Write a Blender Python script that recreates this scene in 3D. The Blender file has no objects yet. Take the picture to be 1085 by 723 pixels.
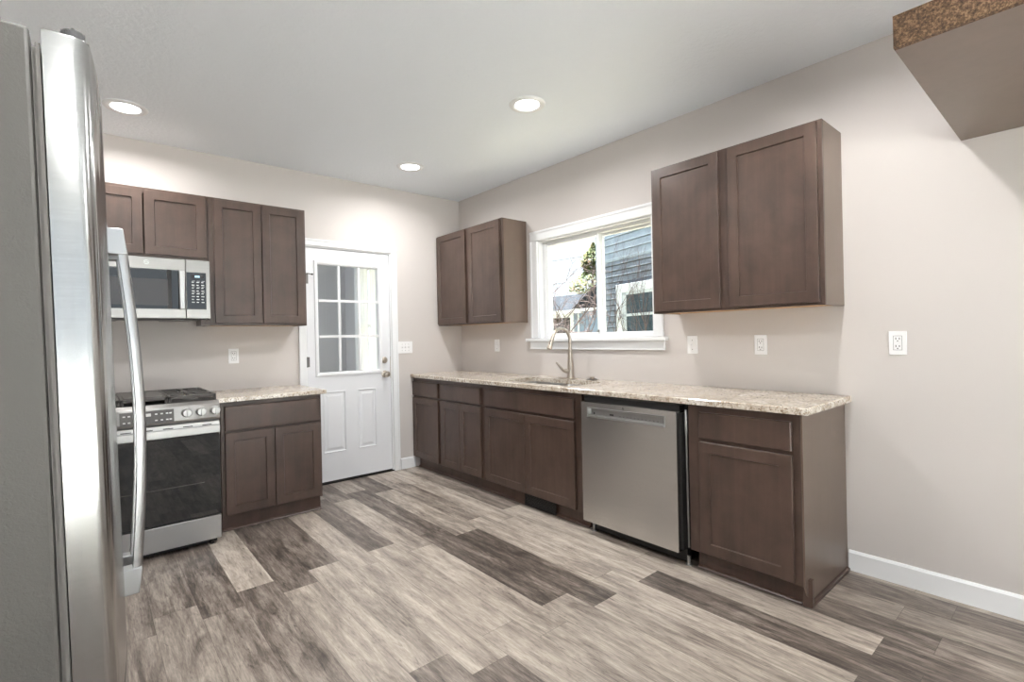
import bpy, bmesh, math, random
from mathutils import Vector, Matrix
random.seed(11)
scn = bpy.context.scene
col = scn.collection
R = math.radians

# ------------------------------------------------------------------ camera
FPX, YAW, ROLL = 527.86, 40.478, -1.2
CPOS = Vector((-3.038, -4.389, 1.2616))
cd = bpy.data.cameras.new('camera'); cam = bpy.data.objects.new('camera', cd); col.objects.link(cam)
t_, b_ = R(YAW), R(ROLL)
F_ = Vector((math.sin(t_), math.cos(t_), 0)); R0 = Vector((math.cos(t_), -math.sin(t_), 0)); U0 = Vector((0, 0, 1))
RR = R0*math.cos(b_) + U0*math.sin(b_); UU = U0*math.cos(b_) - R0*math.sin(b_)
cam.matrix_world = Matrix(((RR.x, UU.x, -F_.x, CPOS.x), (RR.y, UU.y, -F_.y, CPOS.y), (RR.z, UU.z, -F_.z, CPOS.z), (0, 0, 0, 1)))
cd.sensor_fit = 'HORIZONTAL'; cd.sensor_width = 36.0; cd.lens = 36.0*FPX/1085.0
cd.shift_y = -(361.5-357.063)/1085.0
cd.clip_start = 0.02
scn.camera = cam

# ------------------------------------------------------------------ light and exposure
LAMP_W = 13.5          # each recessed ceiling lamp
SKY = 1.45
SUN = 50.0
scn.view_settings.view_transform = 'Standard'; scn.view_settings.look = 'None'
scn.view_settings.gamma = 1.0; scn.view_settings.use_curve_mapping = False
scn.view_settings.exposure = 0.25
world = bpy.data.worlds.new('overcast_sky'); scn.world = world; world.use_nodes = True
wn, wl = world.node_tree.nodes, world.node_tree.links
bg = wn['Background']; bg.inputs[1].default_value = SKY
wtc = wn.new('ShaderNodeTexCoord'); wsep = wn.new('ShaderNodeSeparateXYZ'); wl.new(wtc.outputs['Generated'], wsep.inputs[0])
wr = wn.new('ShaderNodeValToRGB'); wl.new(wsep.outputs['Z'], wr.inputs[0]); wl.new(wr.outputs[0], bg.inputs[0])
wr.color_ramp.elements[0].position = 0.0; wr.color_ramp.elements[0].color = (.82, .9, 1, 1)
wr.color_ramp.elements[1].position = .35; wr.color_ramp.elements[1].color = (.93, .96, 1, 1)

sd = bpy.data.lights.new('added_sun', 'SUN'); sd.energy = SUN; sd.angle = R(4); sd.color = (1, .97, .93)  # added light beside the overcast sky; its ground bounce brightens the ceiling
so = bpy.data.objects.new('added_sun', sd); col.objects.link(so); so.location = (0, 8, 12)
so.rotation_euler = Vector((-.07, -.25, -1)).to_track_quat('-Z', 'Y').to_euler()

# ------------------------------------------------------------------ materials
def srgb(r, g, b):
    f = lambda c: (c/255/12.92) if c/255 <= .04045 else ((c/255+.055)/1.055)**2.4
    return (f(r), f(g), f(b), 1)
def mat(name, colr, rough=.5, metal=0, **kw):
    m = bpy.data.materials.new(name); m.use_nodes = True
    p = m.node_tree.nodes['Principled BSDF']
    p.inputs['Base Color'].default_value = colr; p.inputs['Roughness'].default_value = rough; p.inputs['Metallic'].default_value = metal
    for k, v in kw.items(): p.inputs[k.replace('_', ' ')].default_value = v
    return m
def nt(m): return m.node_tree.nodes, m.node_tree.links, m.node_tree.nodes['Principled BSDF']
def coords(m, scale, kind='Object', loc=(0, 0, 0)):
    n, l, p = nt(m)
    tc = n.new('ShaderNodeTexCoord'); mp = n.new('ShaderNodeMapping'); mp.inputs['Scale'].default_value = scale; mp.inputs['Location'].default_value = loc
    l.new(tc.outputs[kind], mp.inputs[0]); return mp.outputs[0]
def noise(m, vec, scale=1, detail=4, rough=.55, dist=0):
    n, l, p = nt(m); t = n.new('ShaderNodeTexNoise'); t.inputs['Scale'].default_value = scale; t.inputs['Detail'].default_value = detail
    t.inputs['Roughness'].default_value = rough; t.inputs['Distortion'].default_value = dist; l.new(vec, t.inputs['Vector']); return t.outputs[0]
def ramp(m, fac, stops):
    n, l, p = nt(m); r = n.new('ShaderNodeValToRGB'); e = r.color_ramp.elements
    while len(e) < len(stops): e.new(.5)
    for i, (q, c) in enumerate(stops): e[i].position = q; e[i].color = c
    l.new(fac, r.inputs[0]); return r.outputs[0]
def mixc(m, fac, a, b, mode='MIX'):
    n, l, p = nt(m); x = n.new('ShaderNodeMix'); x.data_type = 'RGBA'; x.blend_type = mode
    for v, i in ((fac, 0), (a, 6), (b, 7)):
        if isinstance(v, (int, float)): x.inputs[i].default_value = v
        elif isinstance(v, tuple): x.inputs[i].default_value = v
        else: l.new(v, x.inputs[i])
    return x.outputs[2]
def mth(m, op, a, b=None, c=None, clamp=False):
    n, l, p = nt(m); x = n.new('ShaderNodeMath'); x.operation = op; x.use_clamp = clamp
    for i, v in enumerate((a, b, c)):
        if v is None: continue
        if isinstance(v, (int, float)): x.inputs[i].default_value = v
        else: l.new(v, x.inputs[i])
    return x.outputs[0]
def bump(m, h, strength=.2, dist=.01):
    n, l, p = nt(m); b = n.new('ShaderNodeBump'); b.inputs['Strength'].default_value = strength; b.inputs['Distance'].default_value = dist
    l.new(h, b.inputs['Height']); l.new(b.outputs[0], p.inputs['Normal'])
def setc(m, out, sock='Base Color'):
    n, l, p = nt(m); l.new(out, p.inputs[sock])

M = {}
def wall_mat():
    m = mat('greige_wall_paint', srgb(204, 198, 194), .65)
    v = coords(m, (1, 1, 1)); bump(m, noise(m, v, 140, 3), .05, .003); return m
M['wall'] = wall_mat()
def ceil_mat():
    m = mat('white_textured_ceiling', srgb(240, 245, 250), .8)
    v = coords(m, (1, 1, 1)); bump(m, noise(m, v, 38, 4, .6, .4), .35, .012); return m
M['ceiling'] = ceil_mat()
M['white'] = mat('white_semigloss_paint', srgb(236, 237, 238), .35)
M['door_white'] = mat('white_door_paint', srgb(232, 233, 236), .38)
M['plate'] = mat('white_plastic', srgb(240, 240, 240), .3)
M['slot'] = mat('dark_slot', srgb(45, 42, 40), .6)

def wood_mat(name, base, rough=.36, amp=.16, horiz=False):
    m = mat(name, base, rough)
    v = coords(m, (3.2, 3.2, 3.2)); a = noise(m, v, 1.6, 5, .6, .3)
    sc = (26, 2.0, 26) if horiz else (26, 26, 1.6)
    g = noise(m, coords(m, sc), 1, 4, .55, .2)
    f = mth(m, 'ADD', mth(m, 'MULTIPLY', a, .62), mth(m, 'MULTIPLY', g, .38))
    lo = tuple(base[i]*(1-amp*2.2) for i in range(3))+(1,); hi = tuple(base[i]*(1+amp*2.2) for i in range(3))+(1,)
    setc(m, ramp(m, f, [(.33, lo), (.67, hi)]))
    if amp > .1: bump(m, g, .04, .002)
    return m
M['wood'] = wood_mat('dark_stained_wood', srgb(76, 60, 52), .36, .15)
M['wood_side'] = wood_mat('taupe_end_panel', srgb(104, 89, 79), .32, .035)
M['wood_toe'] = wood_mat('dark_toe_board', srgb(74, 56, 48), .3)
M['raw_wood'] = mat('raw_cabinet_underside', srgb(196, 158, 116), .6)
def particle_mat():
    m = mat('raw_particle_board', srgb(120, 88, 58), .9)
    v = coords(m, (1, 1, 1)); a = noise(m, v, 130, 4, .7)
    setc(m, ramp(m, a, [(.36, srgb(58, 42, 31)), (.5, srgb(96, 73, 54)), (.64, srgb(140, 112, 86))])); bump(m, a, .5, .004); return m
M['particle'] = particle_mat()
def granite_mat():
    m = mat('speckled_beige_granite', srgb(205, 190, 170), .14)
    v = coords(m, (1, 1, 1))
    a = noise(m, v, 9, 6, .65, .8); b = noise(m, v, 62, 4, .7); c = noise(m, coords(m, (1, 1, 1), loc=(3, 7, 1)), 120, 3, .6)
    base = ramp(m, a, [(.3, srgb(170, 155, 138)), (.5, srgb(203, 194, 181)), (.7, srgb(224, 219, 210))])
    mid = mixc(m, ramp(m, b, [(.4, (1, 1, 1, 1)), (.5, (0, 0, 0, 1))]), base, srgb(156, 138, 118))
    dk = mixc(m, ramp(m, c, [(.33, (1, 1, 1, 1)), (.4, (0, 0, 0, 1))]), mid, srgb(92, 74, 60))
    wh = mixc(m, ramp(m, b, [(.62, (0, 0, 0, 1)), (.7, (1, 1, 1, 1))]), dk, srgb(240, 234, 226))
    setc(m, wh); return m
M['granite'] = granite_mat()
def steel_mat(name, c, rough, scale, aniso=.8):
    m = mat(name, c, rough, 1.0)
    g = noise(m, coords(m, scale), 1, 3, .5)
    n, l, p = nt(m)
    setc(m, ramp(m, g, [(.3, tuple(x*.96 for x in c[:3])+(1,)), (.7, tuple(min(x*1.03, 1) for x in c[:3])+(1,))]))
    tg = n.new('ShaderNodeTangent'); tg.direction_type = 'RADIAL'; tg.axis = 'Z'; l.new(tg.outputs[0], p.inputs['Tangent'])
    p.inputs['Anisotropic'].default_value = aniso; p.inputs['Anisotropic Rotation'].default_value = .25
    return m
M['steel'] = steel_mat('brushed_steel', srgb(152, 150, 147), .3, (4, 4, 260), .35)
M['steel_v'] = steel_mat('brushed_steel_vertical', srgb(206, 205, 203), .27, (4, 4, 260))
M['fridge_steel'] = steel_mat('fridge_door_steel', srgb(166, 166, 165), .2, (4, 4, 260), .25)
M['fridge_handle'] = mat('fridge_handle_silver', srgb(158, 159, 160), .3, .95)
M['steel_light'] = mat('satin_silver', srgb(176, 176, 175), .36, .9)
M['nickel'] = mat('brushed_nickel', srgb(190, 180, 168), .28, 1.0)
M['chrome'] = mat('polished_chrome', srgb(225, 225, 225), .1, 1.0)
M['black'] = mat('black_plastic', srgb(22, 21, 21), .4)
M['black_glass'] = mat('black_glass', srgb(8, 8, 9), .02, 0, Specular_IOR_Level=.9)
M['mw_glass'] = mat('smoked_glass', srgb(62, 58, 55), .06, 0, Specular_IOR_Level=.8)
M['iron'] = mat('cast_iron', srgb(74, 71, 68), .48)
M['gray_metal'] = mat('gray_metal', srgb(120, 118, 116), .4, .6)
M['panel_gray'] = mat('dark_gray_panel', srgb(82, 79, 76), .25)
M['mark'] = mat('pale_print', srgb(215, 215, 212), .5)
M['hinge_gray'] = mat('dark_hinge_plastic', srgb(70, 70, 72), .6)
M['gasket'] = mat('gray_gasket', srgb(96, 93, 90), .55)
def fridge_side():
    m = mat('textured_gray_enamel', srgb(72, 70, 67), .5)
    a = noise(m, coords(m, (1, 1, 1)), 190, 3, .5, .6); bump(m, a, .22, .003); return m
M['fridge_side'] = fridge_side()
M['lens'] = mat('lamp_lens', (1, 1, 1, 1), .5, 0, Emission_Color=(1, .97, .92, 1), Emission_Strength=14.0)
M['display'] = mat('lit_display', (0, 0, 0, 1), .3, 0, Emission_Color=(.55, .85, 1, 1), Emission_Strength=1.6)
def glass_mat():
    m = bpy.data.materials.new('clear_pane'); m.use_nodes = True; n = m.node_tree.nodes; l = m.node_tree.links
    n.remove(n['Principled BSDF']); o = n['Material Output']
    t = n.new('ShaderNodeBsdfTransparent'); t.inputs[0].default_value = (.95, .97, .97, 1); g = n.new('ShaderNodeBsdfGlossy'); g.inputs['Roughness'].default_value = .01
    fr = n.new('ShaderNodeFresnel'); x = n.new('ShaderNodeMixShader')
    ge = n.new('ShaderNodeNewGeometry'); io = n.new('ShaderNodeMath'); io.operation = 'MULTIPLY_ADD'; io.inputs[1].default_value = 1/1.45-1.45; io.inputs[2].default_value = 1.45
    l.new(ge.outputs['Backfacing'], io.inputs[0]); l.new(io.outputs[0], fr.inputs[0])
    l.new(fr.outputs[0], x.inputs[0]); l.new(t.outputs[0], x.inputs[1]); l.new(g.outputs[0], x.inputs[2]); l.new(x.outputs[0], o.inputs[0]); return m
M['glass'] = glass_mat()

def floor_mat():
    m = mat('rustic_vinyl_planks', (.3, .3, .3, 1), .36)
    n, l, p = nt(m)
    at = n.new('ShaderNodeAttribute'); at.attribute_name = 'tone'; tone = at.outputs['Fac']
    a2 = n.new('ShaderNodeAttribute'); a2.attribute_name = 'seed'; seed = a2.outputs['Fac']
    uv = n.new('ShaderNodeUVMap'); uv.uv_map = 'plank'
    sx = n.new('ShaderNodeSeparateXYZ'); l.new(uv.outputs[0], sx.inputs[0])
    def vec(kx, ky, z):
        c = n.new('ShaderNodeCombineXYZ')
        l.new(mth(m, 'MULTIPLY', sx.outputs[0], kx), c.inputs[0]); l.new(mth(m, 'MULTIPLY', sx.outputs[1], ky), c.inputs[1])
        l.new(mth(m, 'MULTIPLY', seed, z), c.inputs[2]); return c.outputs[0]
    band = noise(m, vec(17, 1.7, 91), 1, 4, .6, .8)
    blot = noise(m, vec(13, 2.6, 57), 1, 7, .72, 1.1)
    grain = noise(m, vec(150, 14, 33), 1, 6, .75, .6)
    streak = noise(m, vec(46, 2.4, 71), 1, 4, .65, 1.6)
    f = mth(m, 'ADD', mth(m, 'MULTIPLY', mth(m, 'SUBTRACT', band, .5), 1.0), mth(m, 'MULTIPLY', mth(m, 'SUBTRACT', blot, .5), 1.1))
    f = mth(m, 'ADD', f, mth(m, 'MULTIPLY', mth(m, 'SUBTRACT', grain, .5), .95))
    f = mth(m, 'ADD', f, mth(m, 'MULTIPLY', mth(m, 'SUBTRACT', streak, .5), .5))
    fleck = noise(m, vec(60, 9, 19), 1, 3, .6, 1.2)
    f = mth(m, 'SUBTRACT', f, mth(m, 'MULTIPLY', mth(m, 'SUBTRACT', fleck, .60, clamp=True), 2.2))
    f = mth(m, 'ADD', f, tone)
    c = ramp(m, f, [(0.0, srgb(62, 55, 50)), (.25, srgb(98, 88, 81)), (.5, srgb(134, 124, 115)), (.75, srgb(164, 153, 142)), (1.0, srgb(190, 181, 169))])
    # thin dark line where planks meet
    W, L = .1735, 0
    e = n.new('ShaderNodeAttribute'); e.attribute_name = 'plank_length'
    dx = mth(m, 'MINIMUM', sx.outputs[0], mth(m, 'SUBTRACT', W, sx.outputs[0]))
    dy = mth(m, 'MINIMUM', sx.outputs[1], mth(m, 'SUBTRACT', e.outputs['Fac'], sx.outputs[1]))
    d = mth(m, 'MINIMUM', dx, dy)
    line = mth(m, 'LESS_THAN', d, .0011)
    setc(m, mixc(m, mth(m, 'MULTIPLY', line, .55), c, srgb(60, 52, 47)))
    l.new(mth(m, 'ADD', .30, mth(m, 'MULTIPLY', grain, .2)), p.inputs['Roughness'])
    bump(m, mth(m, 'SUBTRACT', grain, mth(m, 'MULTIPLY', line, 1.5)), .08, .002)
    return m
M['floor'] = floor_mat()

# ------------------------------------------------------------------ building helpers
I4 = Matrix.Identity(4)
MB_ = Matrix(((1, 0, 0, 0), (0, 0, -1, 0), (0, 1, 0, 0), (0, 0, 0, 1)))      # back wall: u=+X, v=Z, w=-Y
MR_ = Matrix(((0, 0, -1, 0), (-1, 0, 0, 0), (0, 1, 0, 0), (0, 0, 0, 1)))     # right wall: u=-Y, v=Z, w=-X

class B:
    def __init__(s, mx=I4): s.bm = bmesh.new(); s.mx = mx; s.round = False
    def box(s, u0, u1, v0, v1, w0, w1, bev=0.0):
        bm = bmesh.new()
        vs = [bm.verts.new((u, v, w)) for u in (u0, u1) for v in (v0, v1) for w in (w0, w1)]
        for f in ((0, 1, 3, 2), (4, 6, 7, 5), (0, 4, 5, 1), (2, 3, 7, 6), (0, 2, 6, 4), (1, 5, 7, 3)): bm.faces.new([vs[i] for i in f])
        if bev: bmesh.ops.bevel(bm, geom=list(bm.edges), offset=bev, segments=2, affect='EDGES', profile=.5)
        s._add(bm); return s
    def _add(s, bm):
        vm = {v: s.bm.verts.new(v.co) for v in bm.verts}
        for f in bm.faces:
            try: s.bm.faces.new([vm[v] for v in f.verts])
            except ValueError: pass
        bm.free()
    def prism(s, pts, axis, a0, a1, bev=0):
        # pts: 2D outline; axis: index of the extrude direction in local coords
        bm = bmesh.new()
        def mk(p, a):
            q = list(p); q.insert(axis, a); return bm.verts.new(q)
        lo = [mk(p, a0) for p in pts]; hi = [mk(p, a1) for p in pts]; k = len(pts)
        bm.faces.new(lo[::-1]); bm.faces.new(hi)
        for i in range(k): bm.faces.new((lo[i], lo[(i+1) % k], hi[(i+1) % k], hi[i]))
        if bev: bmesh.ops.bevel(bm, geom=list(bm.edges), offset=bev, segments=2, affect='EDGES', profile=.5)
        s._add(bm); return s
    def tube(s, pts, r, seg=10, flat=None, cap=True, up=None):
        s.round = True
        pts = [Vector(p) for p in pts]; rs = r if isinstance(r, (list, tuple)) else [r]*len(pts)
        rings = []; prev = None
        for i, p in enumerate(pts):
            d = (pts[min(i+1, len(pts)-1)]-pts[max(i-1, 0)]).normalized()
            ref = Vector(up) if up else (prev if prev else (Vector((0, 0, 1)) if abs(d.z) < .9 else Vector((1, 0, 0))))
            a = (ref-d*ref.dot(d)).normalized(); b = d.cross(a); prev = a
            fa, fb = (1, 1) if not flat else flat
            rings.append([s.bm.verts.new(p+(a*math.cos(2*math.pi*k/seg)*fa+b*math.sin(2*math.pi*k/seg)*fb)*rs[i]) for k in range(seg)])
        for i in range(len(rings)-1):
            for k in range(seg): s.bm.faces.new((rings[i][k], rings[i][(k+1) % seg], rings[i+1][(k+1) % seg], rings[i+1][k]))
        if cap: s.bm.faces.new(rings[0][::-1]); s.bm.faces.new(rings[-1])
        return s
    def cyl(s, a, b, r, seg=20, r2=None):
        return s.tube([a, b], [r, r if r2 is None else r2], seg)
    def loops(s, ls, close=False, cap0=False, cap1=False):
        rg = [[s.bm.verts.new(p) for p in L] for L in ls]; k = len(ls[0])
        n = len(rg) if close else len(rg)-1
        for i in range(n):
            A, C = rg[i], rg[(i+1) % len(rg)]
            for j in range(k): s.bm.faces.new((A[j], A[(j+1) % k], C[(j+1) % k], C[j]))
        if cap0: s.bm.faces.new(rg[0][::-1])
        if cap1: s.bm.faces.new(rg[-1])
        return s
    def lathe(s, prof, c, axis=2, seg=28, cap0=True, cap1=True):
        ls = []; s.round = True
        for r, h in prof:
            L = []
            for k in range(seg):
                a = 2*math.pi*k/seg; q = [r*math.cos(a), r*math.sin(a)]; q.insert(axis, h)
                L.append(Vector(c)+Vector(q))
            ls.append(L)
        return s.loops(ls, cap0=cap0, cap1=cap1)

ORG = {}
def obj(name, b, m, parent=None, ang=None):
    ang = ang if ang is not None else (48 if b.round else 22)
    me = bpy.data.meshes.new(name); b.bm.transform(b.mx)
    if parent is not None: b.bm.transform(Matrix.Translation(-ORG[parent.name]))
    bmesh.ops.recalc_face_normals(b.bm, faces=b.bm.faces[:])
    b.bm.to_mesh(me); b.bm.free()
    for p in me.polygons: p.use_smooth = True
    me.set_sharp_from_angle(angle=R(ang))
    me.materials.append(m)
    o = bpy.data.objects.new(name, me); col.objects.link(o)
    if parent is not None: o.parent = parent; ORG[o.name] = ORG[parent.name]
    else: ORG[o.name] = Vector((0, 0, 0))
    return o
def thing(name, label, cat, loc, group=None):
    o = bpy.data.objects.new(name, None); col.objects.link(o); o.location = loc; o.empty_display_size = .1
    o['label'] = label; o['category'] = cat
    if group: o['group'] = group
    ORG[o.name] = Vector(loc); return o
def tag(o, label, cat, group=None, kind=None):
    o['label'] = label; o['category'] = cat
    if group: o['group'] = group
    if kind: o['kind'] = kind
    return o
def struct(o): o['kind'] = 'structure'; return o
def struct_empty(name, loc):
    o = bpy.data.objects.new(name, None); col.objects.link(o); o.location = loc; o['kind'] = 'structure'; ORG[o.name] = Vector(loc); return o

# ------------------------------------------------------------------ room shell
H = 2.714
XL, YF = -3.95, -6.4
DX0, DX1, DZ = -1.612, -.812, 2.085          # back door opening
WU0, WU1, WZ0, WZ1 = 1.20, 2.40, 1.225, 2.105   # window opening (u=-Y)

def make_floor():
    W = .1735; x0 = -2.655-W*9; nx = 18
    tone = {}
    def T(c, r, v): tone[(c, r)] = v
    # rows count from the back wall towards the camera
    data = {-3: [.45, .40, .45, .45], -2: [.42, .36, .42, .4], -1: [.40, .38, .5, .4], 0: [.35, .30, .50, .5], 1: [.4, .80, .34, .45],
            2: [.4, .26, .64, .4], 3: [.4, .26, .66, .42], 4: [.4, .68, .66, .30], 5: [.55, .32, .68, .66], 6: [.34, .64, .66, .62],
            7: [.66, .30, .22, .60], 8: [.28, .66, .18, .58], 9: [.68, .56, .68, .66], 10: [.78, .74, .76, .24], 11: [.6, .5, .78, .64],
            12: [.5, .5, .4, .30], 13: [.5, .5, .5, .52], 14: [.5, .5, .5, .34]}
    r4 = {9: .24, 10: .3, 11: .22, 12: .4, 13: .52, 14: .3}
    bm = bmesh.new(); uvl = bm.loops.layers.uv.new('plank')
    lt = bm.faces.layers.float.new('tone'); ls = bm.faces.layers.float.new('seed'); ll = bm.faces.layers.float.new('plank_length')
    for i in range(26):
        c = i-9; xa = x0+i*W; xb = xa+W
        xa_, xb_ = max(xa, XL-.1), min(xb, .0)
        if xa_ >= xb_: continue
        even = (c % 2 == 1)
        ys = [.15] + ([-.385, -1.56, -2.69, -3.81, -4.95, -6.1, -6.6] if even else [-.535, -1.725, -2.858, -3.966, -5.1, -6.25, -6.6])
        for r in range(len(ys)-1):
            v = data.get(c, [random.uniform(.2, .7)]*4)
            tn = v[r] if r < 4 else (r4.get(c, random.uniform(.25, .7)) if r == 4 else random.uniform(.25, .7))
            ya, yb = ys[r], ys[r+1]
            vs = [bm.verts.new(q) for q in ((xa_, yb, 0), (xb_, yb, 0), (xb_, ya, 0), (xa_, ya, 0))]
            f = bm.faces.new(vs); f[lt] = tn; f[ls] = random.random(); f[ll] = ya-yb
            for lp, (u, w) in zip(f.loops, ((xa_-xa, 0), (xb_-xa, 0), (xb_-xa, ya-yb), (xa_-xa, ya-yb))): lp[uvl].uv = (u, w)
    me = bpy.data.meshes.new('floor'); bm.to_mesh(me); bm.free(); me.materials.append(M['floor'])
    o = bpy.data.objects.new('floor', me); col.objects.link(o); struct(o)
make_floor()
struct(obj('ceiling', B().box(XL-.12, .14, YF-.12, .12, H, H+.12), M['ceiling']))
b = B(); b.box(XL-.12, DX0, 0, .12, 0, H); b.box(DX1, 0, 0, .12, 0, H); b.box(DX0, DX1, 0, .12, DZ, H); struct(obj('wall_back', b, M['wall']))
b = B(); b.box(0, .14, -WU0, .12, 0, H); b.box(0, .14, YF-.12, -WU1, 0, H); b.box(0, .14, -WU1, -WU0, 0, WZ0); b.box(0, .14, -WU1, -WU0, WZ1, H); struct(obj('wall_right', b, M['wall']))
struct(obj('wall_left', B().box(XL-.12, XL, YF-.12, 0, 0, H), M['wall']))
RX0, RX1, RZ1 = -3.85, -.10, 2.56
b = B(); b.box(XL, RX0, YF-.12, YF, 0, H); b.box(RX1, 0, YF-.12, YF, 0, H); b.box(RX0, RX1, YF-.12, YF, RZ1, H); struct(obj('wall_front', b, M['wall']))
# wide glazing added behind the camera to bring daylight into the room
w2 = struct_empty('added_glazing', (-2, YF, 0))
b = B()
for k in range(5):
    q = RX0+(RX1-RX0-.06)*k/4; b.box(q, q+.06, YF-.1, YF-.04, 0, RZ1)
b.box(RX0, RX1, YF-.1, YF-.04, 0, .08); b.box(RX0, RX1, YF-.1, YF-.04, RZ1-.06, RZ1)
obj('window_frame', b, M['white'], w2)
obj('added_pane', B().box(RX0+.03, RX1-.03, YF-.075, YF-.07, .05, RZ1-.03), M['glass'], w2)
struct(obj('bounce_patio', B().box(-9, 3, -16, YF-.13, -.12, -.02), mat('bounce_patio_concrete', srgb(236, 235, 232), .85)))  # unseen pale slab added to bounce daylight up to the ceiling

def base_prof(h=.105, t=.013): return [(0, 0), (t, 0), (t, h-.012), (t*.45, h), (0, h)]
b = B(); b.prism([(-x, z) for x, z in base_prof()], 1, YF, -3.531); struct(obj('baseboard_right', b, M['white']))
b = B(MB_); b.prism([(v, w) for w, v in base_prof()], 0, -.742, -.585); struct(obj('baseboard_back', b, M['white']))

# ------------------------------------------------------------------ recessed ceiling lights
def ceiling_light(x, y, label):
    t = thing('recessed_ceiling_light', label, 'ceiling light', (x, y, H), 'recessed ceiling lights')
    obj('trim_ring', B().lathe([(.074, H-.004), (.082, H-.010), (.108, H-.008), (.114, H-.0005)], (x, y, 0), cap0=False, cap1=False), M['white'], t)
    obj('lens', B().lathe([(.0745, H-.001), (.0745, H-.004), (.066, H-.006)], (x, y, 0)), M['lens'], t)
    ld = bpy.data.lights.new('lamp', 'AREA'); ld.shape = 'DISK'; ld.size = .12; ld.energy = LAMP_W; ld.color = (1, .99, .98)
    ld.spread = R(165)
    lo = bpy.data.objects.new('lamp', ld); col.objects.link(lo); lo.parent = t; lo.location = (0, 0, -.012)
ceiling_light(-2.835, -.56, 'round recessed ceiling light above the microwave, partly behind the refrigerator top')
ceiling_light(-.942, -.66, 'round recessed ceiling light farthest back, above the door corner')
ceiling_light(-.92, -2.10, 'round recessed ceiling light nearest the window wall, in front of the window')
ceiling_light(-2.835, -2.10, 'round recessed ceiling light over the refrigerator front')
ceiling_light(-.93, -3.65, 'round recessed ceiling light over the right end of the long counter')
ceiling_light(-2.835, -3.75, 'round recessed ceiling light above the camera side of the refrigerator')
ceiling_light(-.93, -5.4, 'round recessed ceiling light near the right rear of the room')
ceiling_light(-2.835, -5.4, 'round recessed ceiling light near the left rear of the room')

# ------------------------------------------------------------------ back door
dr = struct_empty('door_1', (-1.212, 0, 0))
D0, D1, DZ0, DZ1 = -1.597, -.827, .022, 2.070
LU0, LU1, LV0, LV1 = -1.528, -.912, .952, 1.958
b = B(MB_)
# slab: ring around the lite, plus lower part, front face 1 cm behind the wall face
W0, W1 = -.052, -.008
b.box(D0, LU0, LV0, LV1, W0, W1); b.box(LU1, D1, LV0, LV1, W0, W1); b.box(D0, D1, LV1, DZ1, W0, W1)
PAN = [(-1.478, -1.270), (-1.158, -.978)]; PV0, PV1 = .268, .812
b.box(D0, D1, DZ0, PV0, W0, W1); b.box(D0, D1, PV1, LV0, W0, W1)
b.box(D0, PAN[0][0], PV0, PV1, W0, W1); b.box(PAN[0][1], PAN[1][0], PV0, PV1, W0, W1); b.box(PAN[1][1], D1, PV0, PV1, W0, W1)
slab = obj('door_slab', b, M['door_white'], dr)
def rect(u0, u1, v0, v1, w): return [(u0, v0, w), (u1, v0, w), (u1, v1, w), (u0, v1, w)]
def inset(u0, u1, v0, v1, d, w): return rect(u0+d, u1-d, v0+d, v1-d, w)
for (a, c) in PAN:
    q = B(MB_); q.loops([inset(a, c, PV0, PV1, d, w) for d, w in ((0, W0), (0, W1), (.006, W1+.004), (.014, W1-.006), (.026, W1-.006), (.045, W1+.001))], cap0=True, cap1=True)
    obj('raised_panel', q, M['door_white'], slab, 20)
q = B(MB_); q.loops([inset(LU0, LU1, LV0, LV1, d, w) for d, w in ((-.004, W1), (-.002, W1+.009), (.012, W1+.013), (.026, W1+.007), (.03, W1-.01), (.03, W0), (-.004, W0))], close=True)
lf = obj('lite_frame', q, M['white'], dr, 25)
q = B(MB_)
g0, g1, h0, h1 = LU0+.03, LU1-.03, LV0+.03, LV1-.03
for k in (1, 2):
    x = g0+(g1-g0)*k/3; q.box(x-.011, x+.011, h0, h1, W1-.014, W1+.006, .003)
for k in (1, 2):
    z = h0+(h1-h0)*k/3; q.box(g0, g1, z-.011, z+.011, W1-.0135, W1+.0065, .003)
obj('muntin_grid', q, M['white'], dr)
obj('door_pane', B(MB_).box(g0-.01, g1+.01, h0-.01, h1+.01, -.035, -.029), M['glass'], dr)
q = B(MB_); cx, cz = -.889, 1.066
q.lathe([(.031, W1), (.031, W1+.006), (.026, W1+.012), (.017, W1+.014), (.016, W1+.022), (.0, W1+.023)], (cx, cz, 0), 2, cap1=False); q.box(cx-.004, cx+.004, cz-.015, cz+.015, W1+.02, W1+.034, .002)
obj('deadbolt', q, M['nickel'], dr)
q = B(MB_); cx, cz = -.889, .935
q.lathe([(.033, W1), (.033, W1+.006), (.016, W1+.012), (.012, W1+.03), (.02, W1+.038), (.028, W1+.05), (.029, W1+.06), (.022, W1+.072), (.0, W1+.076)], (cx, cz, 0), 2, cap1=False)
obj('door_knob', q, M['nickel'], dr)
q = B(MB_); q.box(D1-.003, D1+.004, .89, 1.1, W1-.003, W1+.002); obj('strike_plate', q, M['nickel'], dr)
for z in (.28, 1.08, 1.80):
    q = B(MB_); q.cyl((D0-.006, z-.045, W1+.004), (D0-.006, z+.045, W1+.004), .006, 10); q.box(D0-.012, D0+.016, z-.043, z+.043, W1-.004, W1+.001)
    obj('hinge', q, M['gray_metal'], dr)
q = B(MB_); q.cyl((D0+.002, 1.845, W1+.004), (D0+.045, 1.838, W1+.02), .004, 8); q.cyl((D0+.04, 1.839, W1+.014), (D0+.05, 1.837, W1+.024), .008, 10); obj('hinge_stop', q, M['gray_metal'], dr)
obj('door_sweep', B(MB_).box(D0, D1, .004, .026, W0, W1-.002), M['black'], dr)
obj('threshold', B(MB_).box(DX0, DX1, 0, .012, -.12, .0), M['black'], dr)
t = struct_empty('trim_1', (-1.212, 0, 0))
def casing(b, u0, u1, v0, v1, vert=True):
    b.box(u0, u1, v0, v1, 0, .014, .003)
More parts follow.
